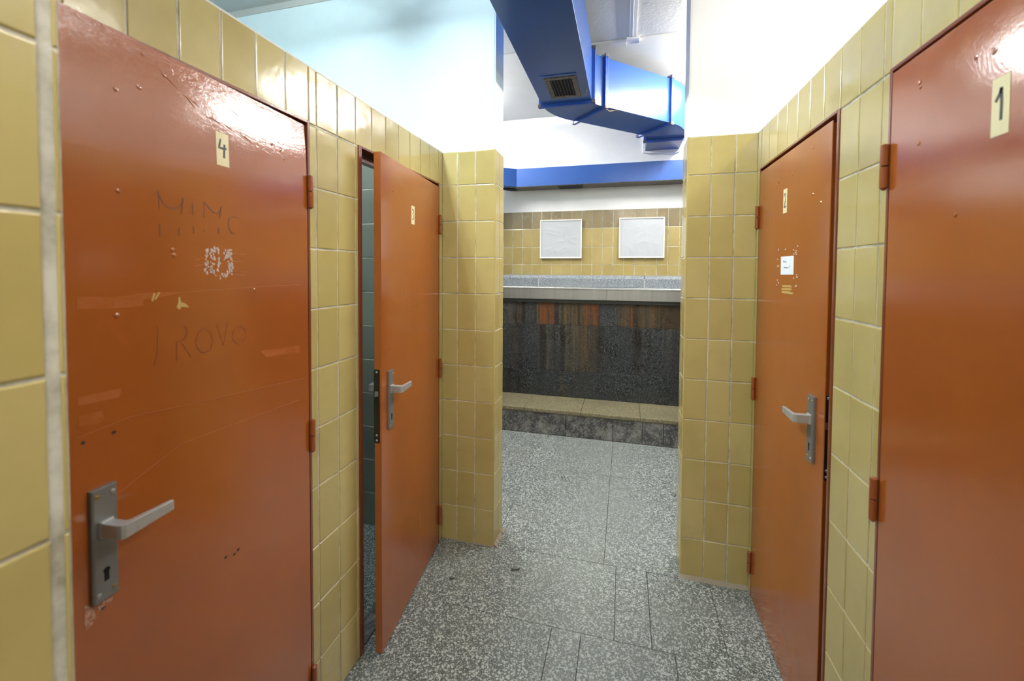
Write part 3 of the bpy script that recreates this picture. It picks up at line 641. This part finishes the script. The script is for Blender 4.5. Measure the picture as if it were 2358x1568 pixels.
for q in GLUE2: patches(d2, f2, 'glue_streak', [q], 'glue', 'brownish glue streak under the notice')

# ------------------------------------------------------------------ far room
YF = 2.2
b = MB(); b.box((-2.2, YF + .006, 0), (4.2, YF + .1, 3.3)); wf = struct(b.build('wall_far', M['plaster']), 'white plaster far wall with ochre tile band above the urinal', 'wall')
xs = steps(-2.2, 4.2, -.174 - 19 * .1046, .1046)
P = Parts(); P.append((xs, [1.36, 1.595, 1.775], None)); P.grout = [(-2.2, 4.2, 1.40, 2.148)]
cladding('wall_tiles', top(wf), fF(YF), P, 'tile_far')
P = Parts(); P.append((xs, [1.775, 1.968], None)); cladding('wall_tiles', top(wf), fF(YF), P, 'tile_far')
P = Parts(); P.append((xs, [1.968, 2.149], None)); cladding('sooty_tiles', top(wf), fF(YF), P, 'tile_soot')
b = MB(); b.box((-2.3, .0, 0), (-2.2, 2.3, 3.3)); struct(b.build('wall_far_left', M['plaster']), 'side wall of the urinal room on the left', 'wall')
b = MB(); b.box((4.2, .0, 0), (4.3, 2.3, 3.3)); struct(b.build('wall_far_right', M['plaster']), 'side wall of the urinal room on the right', 'wall')

# urinal: raised kerb, stone panel, steel sparge band, granite ledge
ur = thing('urinal_trough', (.64, 1.66, 0), 'rust streaked dark stone urinal wall with steel band and raised kerb', 'urinal')
b = MB(); js = [-2.19, -1.4, -.35, .48, .906, 1.16, 1.335, 2.3, 3.2, 4.19]
for a, c in zip(js[:-1], js[1:]):
    b.box((a + .0015, 1.668, 0), (c - .0015, 2.09, .198), 0)
b.build('kerb_block', M['kerb'], ur, bevel=.004)
b = MB(); js = [-2.19, -1.3, -.45, .088, .618, 1.142, 1.68, 2.4, 3.2, 4.19]
for a, c in zip(js[:-1], js[1:]):
    b.box((a + .001, 1.658, .206), (c - .001, 2.094, .238), 0)
b.box((-2.19, 1.672, .19), (4.19, 2.09, .21), 1)
b.build('kerb_slab', [M['slab'], M['mortar']], ur, bevel=.004)
b = MB(); b.box((-2.19, 2.105, .2), (4.19, 2.19, 1.40), 1)
for (za, zb, jx) in ((.2385, .503, [-2.19, -1.0, .16, 1.15, 2.2, 4.19]), (.506, .975, [-2.19, -1.2, -.3, .648, 1.52, 2.6, 4.19]), (.978, 1.30, [-2.19, -.9, .143, .749, 1.152, 1.304, 2.5, 4.19])):
    for a, c in zip(jx[:-1], jx[1:]): b.box((a + .0008, 2.094, za), (c - .0008, 2.11, zb), 0)
b.build('stone_panel', [M['rust'], M['mortar']], ur, bevel=.0015)
b = MB()
for a, c in ((-2.19, -.6), (-.598, .822), (.824, 4.19)):
    b.prism([(2.094, 1.236), (2.066, 1.236), (2.060, 1.241), (2.060, 1.342), (2.054, 1.344), (2.0545, 1.357), (2.060, 1.364), (2.070, 1.365), (2.094, 1.366)], a, c, 0, lambda y, z, x: (x, y, z))
b.build('steel_band', M['steel'], ur, bevel=.001)
b = MB(); b.prism([(2.094, 1.205), (2.072, 1.205), (2.072, 1.236), (2.094, 1.236)], -2.19, 4.19, 0, lambda y, z, x: (x, y, z)); b.build('shadow_lip', M['lock'], ur)  # dark lip: the shadow under the steel band put into its colour
b = MB(); js = [-2.19, -1.2, .133, 1.176, 2.2, 4.19]
for a, c in zip(js[:-1], js[1:]):
    b.prism([(2.199, 1.366), (2.090, 1.366), (2.090, 1.452), (2.098, 1.478), (2.199, 1.487)], a + .0015, c - .0015, 0, lambda y, z, x: (x, y, z))
b.box((-2.19, 2.0912, 1.366), (4.19, 2.19, 1.452), 1)
b.build('granite_ledge', [M['granite'], M['corner']], ur, bevel=.003)

# framed white sheets
def picture(x0, x1, z0, z1, label, seed):
    nd = thing('picture_frame', ((x0 + x1) / 2, YF - .012, z0), label, 'picture', 'white framed sheets above the urinal')
    b = MB(); w = .011; ya, yb = YF - .027, YF - .003
    f = lambda x, o, z: (x, o, z)
    b.box((x0, ya, z0), (x1, yb, z0 + w)); b.box((x0, ya, z1 - w), (x1, yb, z1)); b.box((x0, ya, z0 + w), (x0 + w, yb, z1 - w)); b.box((x1 - w, ya, z0 + w), (x1, yb, z1 - w))
    b.build('frame', M['white_frame'], nd, bevel=.0015)
    rnd = random.Random(seed); n = 64; vs = []
    cx, cz = rnd.uniform(.4, .6), rnd.uniform(.0, .2)
    waves = [(rnd.uniform(0, PI), rnd.uniform(8, 17), rnd.uniform(0, 6)) for _ in range(5)]
    for j in range(n + 1):
        for i in range(n + 1):
            u, v = i / n, j / n
            e = min(1, 6 * min(u, 1 - u, v, 1 - v))
            p_ = Vector((u * 2.2 + seed, v * 2.2, seed * .7))
            q_ = noise.noise_vector(p_ * .8)
            r1 = 1 - abs(noise.noise(Vector((u * 3.0 + q_.x * .9 + seed, v * 3.2 + q_.y * .9, seed))))
            h = .0030 * r1 ** 5 + .0018 * noise.noise(p_ * 1.4)
            if v < .30: h += .0021 * abs(math.sin(u * 19 + 2.5 * noise.noise(Vector((u * 4, v * 3, seed))))) * (1 - v / .30) * min(1, v / .06)
            vs.append((x0 + w + (x1 - x0 - 2 * w) * u, YF - .019 - e * h * .9, z0 + w + (z1 - z0 - 2 * w) * v))
    m = MB(); m.add(vs, [(j * (n + 1) + i, j * (n + 1) + i + 1, (j + 1) * (n + 1) + i + 1, (j + 1) * (n + 1) + i) for j in range(n) for i in range(n)])
    k = len(m.v); m.add([(x0 + w, YF - .008, z0 + w), (x1 - w, YF - .008, z0 + w), (x1 - w, YF - .008, z1 - w), (x0 + w, YF - .008, z1 - w)], [(0, 1, 2, 3)])
    m.build('sheet', M['sheet'], nd, smooth=True)
picture(.128, .561, 1.658, 2.057, 'white framed sheet above the urinal, left of the pair', 3)
picture(.930, 1.361, 1.661, 2.060, 'white framed sheet above the urinal, right of the pair', 8)

# ------------------------------------------------------------------ blue ventilation ducts
ZB, ZT = 2.70, 3.045
dv = thing('ventilation_duct', (.581, .3, ZB), 'blue rectangular ventilation duct bending under the ceiling with a square grille', 'duct')
IN = lambda pts, z0, z1, name, mat, parent=dv, bv=.002, sm=False: (lambda b: (b.prism(pts, z0, z1), b.build(name, M[mat], parent, bevel=bv))[1])(MB())
# straight run over the corridor
IN([(.408, -1.78), (.754, -1.78), (.754, .785), (.408, .785)], ZB, ZT, 'straight_run', 'duct')
def bez(p0, p1, p2, n=10):
    return [((1 - t) ** 2 * p0[0] + 2 * t * (1 - t) * p1[0] + t * t * p2[0], (1 - t) ** 2 * p0[1] + 2 * t * (1 - t) * p1[1] + t * t * p2[1]) for t in [k / n for k in range(n + 1)]]
L1 = bez((.408, .785), (.418, 1.02), (.600, 1.165)); R1 = bez((.754, .785), (.760, .86), (.835, .915), 8)
IN(L1 + R1[::-1], ZB, ZT, 'elbow', 'duct')
IN([(.600, 1.165), (1.095, 1.625), (1.320, 1.380), (.835, .915)], ZB, ZT, 'angled_run', 'duct')
L2 = bez((1.095, 1.625), (1.160, 1.690), (1.160, 1.800), 8); R2 = bez((1.320, 1.380), (1.478, 1.52), (1.482, 1.800), 10)
IN(L2 + R2[::-1], ZB, ZT, 'elbow', 'duct')
IN([(1.166, 1.800), (1.478, 1.800), (1.478, 2.193), (1.166, 2.193)], ZB + .004, ZT, 'wall_run', 'duct')
# flange joints: paired rails round each joint with corner brackets
def flange(p, q, th=.022):
    p = Vector((p[0], p[1])); q = Vector((q[0], q[1])); d = (q - p).normalized(); nrm = Vector((-d.y, d.x)); e = .022
    a, c = p - d * e, q + d * e
    def strip(p_, q_, z0, z1, off, mb, m=0):
        mb.prism([tuple(p_ + nrm * (off - th / 4)), tuple(q_ + nrm * (off - th / 4)), tuple(q_ + nrm * (off + th / 4)), tuple(p_ + nrm * (off + th / 4))], z0, z1, m)
    b = MB()
    for off in (-th / 3.4, th / 3.4):
        strip(a, c, ZB - e, ZB, off, b); strip(a, c, ZT, ZT + e, off, b)
        strip(a, p, ZB, ZT, off, b); strip(q, c, ZB, ZT, off, b)
    o = b.build('flange', M['flange'], dv, bevel=.001); fn = sub(o, dv)
    for pp in (a, c):
        for z in (ZB - e * .4, ZT + e * .4):
            b = MB(); s_ = .012
            dd = d if pp is a else -d
            r_ = [pp - dd * .004 - nrm * .016, pp + dd * .02 - nrm * .016, pp + dd * .02 + nrm * .016, pp - dd * .004 + nrm * .016]
            b.prism([tuple(v) for v in r_], z - s_, z + s_); b.build('corner_bracket', M['bolt'], fn, bevel=.003)
flange((.408, .785), (.754, .785)); flange((.600, 1.165), (.835, .915)); flange((1.095, 1.625), (1.320, 1.380)); flange((1.160, 1.800), (1.480, 1.800))
# square grille in the underside
b = MB(); vx0, vx1, vy0, vy1, w = .497, .692, .370, .680, .030
b.box((vx0, vy0, ZB - .008), (vx1, vy0 + w, ZB + .0)); b.box((vx0, vy1 - w, ZB - .008), (vx1, vy1, ZB)); b.box((vx0, vy0 + w, ZB - .008), (vx0 + w, vy1 - w, ZB)); b.box((vx1 - w, vy0 + w, ZB - .008), (vx1, vy1 - w, ZB))
vt = b.build('vent_grille', M['vent'], dv, bevel=.002); vt['label'] = 'dusty square grille'
b = MB(); b.box((vx0 + w, vy0 + w, ZB - .0008), (vx1 - w, vy1 - w, ZB - .0001)); b.build('vent_opening', M['vent_in'], sub(vt, dv))
b = MB()
for k in range(7):
    x = vx0 + w + (vx1 - vx0 - 2 * w) * (k + .5) / 7; b.box((x - .0018, vy0 + w, ZB - .007), (x + .0018, vy1 - w, ZB - .001))
b.build('vent_slat', M['vent_bar'], sub(vt, dv))
b = MB(); b.box((vx0 - .02, vy0 - .028, ZB - .004), (vx1 + .004, vy0 - .006, ZB)); b.build('vent_lip', M['flange'], dv)

# plaster collar where the duct meets the far wall
b = MB(); b.prism([(1.140, ZB + .03), (1.146, ZB - .010), (1.20, ZB - .022), (1.30, ZB - .018), (1.36, ZB - .030), (1.44, ZB - .034), (1.49, ZB - .012), (1.50, ZB + .03)], 2.165, 2.206, 0, lambda x, z, y: (x, y, z)); b.box((1.140, 2.185, ZB + .03), (1.50, 2.206, ZT + .02)); struct(b.build('trim_7', M['plaster'], bevel=.006), 'plaster collar where the duct enters the far wall', 'trim')

# second duct along the far wall
dz0, dz1 = 2.376, 2.556
dw = thing('ventilation_duct', (.7, 2.1, dz0), 'long low blue duct along the far wall above the tiles', 'duct')
b = MB(); b.prism([(4.19, 1.983), (4.19, 2.199), (-.16, 2.199), (-.46, 1.96), (-.9, 1.16), (-.9, .3), (-.68, .3), (-.68, 1.10), (-.32, 1.80), (-.08, 1.983)], dz0, dz1); b.build('duct_body', M['duct'], dw, bevel=.002)
b = MB(); b.box((-.16, 1.985, dz0 - .003), (4.19, 2.197, dz0)); b.build('underside_sheet', M['vent'], dw)
for x in (.325, -.27 + .02, 2.1):
    if x < 0: continue
    b = MB(); b.box((x, 2.005, dz0 - .010), (x + .26, 2.165, dz0 - .003)); o = b.build('vent_grille', M['vent_bar'], dw, bevel=.002)
    b = MB(); b.box((x + .015, 2.02, dz0 - .0115), (x + .245, 2.15, dz0 - .010)); b.build('vent_opening', M['vent_in'], sub(o, dw))
b = MB(); b.prism([(-.262, 2.03), (-.115, 2.03), (-.115, 2.15), (-.18, 2.15)], dz0 - .010, dz0 - .003); o = b.build('vent_grille', M['vent_in'], dw)

# surface conduit on the ceiling strip, with its end box
cd = thing('cable_conduit', (1.022, .4, 3.14), 'white surface conduit running along the ceiling to a small box', 'conduit')
b = MB(); b.box((1.000, .22, 3.120), (1.046, .845, 3.1315)); b.box((1.018, .22, 3.118), (1.022, .845, 3.121)); b.build('trunking', M['conduit'], cd, bevel=.002)
b = MB(); b.box((.981, .835, 3.108), (1.066, .905, 3.1275)); b.build('end_box', M['conduit'], cd, bevel=.003)
for xa in (.977, 1.064):
    b = MB(); b.box((xa, .868, 3.098), (xa + .006, .905, 3.126)); b.build('clip', M['white_frame'], cd)

# strings
b = MB(); b.tube([(.737, .585, 2.6995), (.738, .60, 2.698), (.733, .64, 2.6975), (.722, .668, 2.6975), (.716, .672, 2.6995)], .0016, 6); tag(b.build('string', M['string']), 'short pale string stuck under the duct beside the grille', 'string')
b = MB(); b.tube([(.848, .902, 2.6755), (.868, .945, 2.6755), (.895, .985, 2.690), (.93, .99, 2.6965), (.99, 1.02, 2.698), (1.03, 1.04, 2.698)], .0012, 6); tag(b.build('hanging_thread', M['glue']), 'loose yellowish thread hanging from the duct joint', 'thread')
b = MB(); b.tube([(1.312, 1.990, 2.5575), (1.312, 1.9805, 2.556), (1.311, 1.9805, 2.53), (1.303, 1.980, 2.49), (1.290, 1.980, 2.462)], .0015, 6); b.lathe([(.004, 2.455), (.005, 2.460), (.003, 2.466)], 8, 0, lambda x, y, z: (1.290 + x, 1.978 + y, z)); tag(b.build('string', M['bolt']), 'dark cord hanging over the front of the low duct', 'string')

# scraps on the floor
def scrap(x, y, l, w_, rot, label):
    b = MB(); n = 10; ca, sa = math.cos(rot), math.sin(rot); up = []; lo = []
    for k in range(n):
        a = 2 * PI * k / n; px, py = l * math.cos(a) * random.uniform(.8, 1.1), w_ * math.sin(a) * random.uniform(.7, 1.15)
        X, Y = x + px * ca - py * sa, y + px * sa + py * ca
        up.append((X, Y, .004 + .003 * math.cos(a * 2))); lo.append((X, Y, .0005))
    b.add(up + lo + [(x, y, .007)], [(k, (k + 1) % n, 2 * n) for k in range(n)] + [(k, n + k, n + (k + 1) % n, (k + 1) % n) for k in range(n)] + [tuple(range(2 * n - 1, n - 1, -1))])
    tag(b.build('paper_scrap', M['scrap']), label, 'litter')
scrap(.470, -.142, .026, .008, .35, 'dark flattened scrap lying in the middle of the floor')
scrap(.181, -.288, .012, .008, .2, 'tiny dark scrap on the floor beside the open door')

# ------------------------------------------------------------------ lamps
def lamp(x, y, z, length, along, color, power, label, zc, hw=.022, name='ceiling_lamp'):
    nd = thing(name, (x, y, z), label, 'lamp', 'fluorescent ceiling lamps')
    def f(a, c, zz): return (x + a, y + c, z + zz) if along == 'x' else (x + c, y + a, z + zz)
    h = length / 2
    b = MB(); b.prism([(-hw, 0), (hw, 0), (hw, -.03), (hw * .6, -.036), (-hw * .6, -.036), (-hw, -.03)], -h, h, 0, lambda c, zz, a: f(a, c, zz)); b.build('housing', M['lamp'], nd, bevel=.002)
    for a in (-h * .6, h * .6):
        b = MB(); b.box((a - .008, -.008, 0), (a + .008, .008, zc - z), 0, f); b.build('stem', M['lamp'], nd)
    m = plain('tube_glow', (1, 1, 1, 1), .4, 0, color, power)
    for c in (-.042, .042):
        b = MB(); pts = [f(a, c, -.05) for a in (-h + .03, 0, h - .03)]; b.tube(pts, .013, 14); b.build('tube', m, nd, smooth=True)
        for a in (-h + .02, h - .02):
            b = MB(); b.box((a - .012, min(c * 1.28, 0), -.064), (a + .012, max(c * 1.28, 0), -.03), 0, f); b.build('tube_holder', M['lamp'], nd)
WHT = (1.0, .985, .95, 1); COOL = (.78, .955, 1.0, 1)
#LAMPS
lamp(1.16, -1.05, 3.06, 1.2, 'y', WHT, 28, 'fluorescent lamp on the corridor ceiling beside the duct', 3.17)
lamp(-.20, -1.08, 2.98, 1.2, 'y', COOL, 134, 'cool fluorescent lamp above the left cubicles', 3.17)
lamp(2.35, -.75, 3.06, 1.2, 'y', WHT, 70, 'fluorescent lamp above the right cubicles', 3.17)
lamp(1.74, 1.05, 3.09, 1.2, 'y', WHT, 230, 'fluorescent lamp in the urinal room behind the right pier', 3.127, .08)
lamp(-.58, 1.10, 3.09, 1.2, 'y', WHT, 225, 'fluorescent lamp in the urinal room behind the left pier', 3.127, .08)
lamp(.85, -3.1, 3.02, 1.2, 'x', WHT, 185, 'fluorescent lamp in the space behind the doorway', 3.17)
#ENDLAMPS

# ------------------------------------------------------------------ world, camera
wd = bpy.data.worlds.new('World'); scene.world = wd; wd.use_nodes = True
wd.node_tree.nodes['Background'].inputs[0].default_value = (.006, .006, .006, 1)
cam = bpy.data.cameras.new('Camera'); co = bpy.data.objects.new('Camera', cam); COL.objects.link(co)
yaw, pit, rol = -.2599, -.0305, .0061
fwd = Vector((math.sin(yaw) * math.cos(pit), math.cos(yaw) * math.cos(pit), math.sin(pit)))
right = Vector((math.cos(yaw), -math.sin(yaw), 0)); up = right.cross(fwd)
r_ = right * math.cos(rol) + up * math.sin(rol); u_ = -right * math.sin(rol) + up * math.cos(rol)
mw = Matrix((r_, u_, -fwd)).transposed().to_4x4(); mw.translation = (.9891, -2.1973, 1.5337); co.matrix_world = mw
cam.sensor_width = 36; cam.sensor_fit = 'HORIZONTAL'; cam.lens = 974.33 / 2358 * 36
cam.shift_y = -(784 - 651.36) / 2358; cam.clip_start = .02
cam.dof.use_dof = True; cam.dof.focus_distance = 2.3; cam.dof.aperture_fstop = 2.8
scene.camera = co
vs = scene.view_settings; vs.view_transform = 'Standard'; vs.look = 'None'; vs.gamma = 1; vs.use_curve_mapping = False; vs.exposure = 0.2
scene.cycles.use_denoising = True
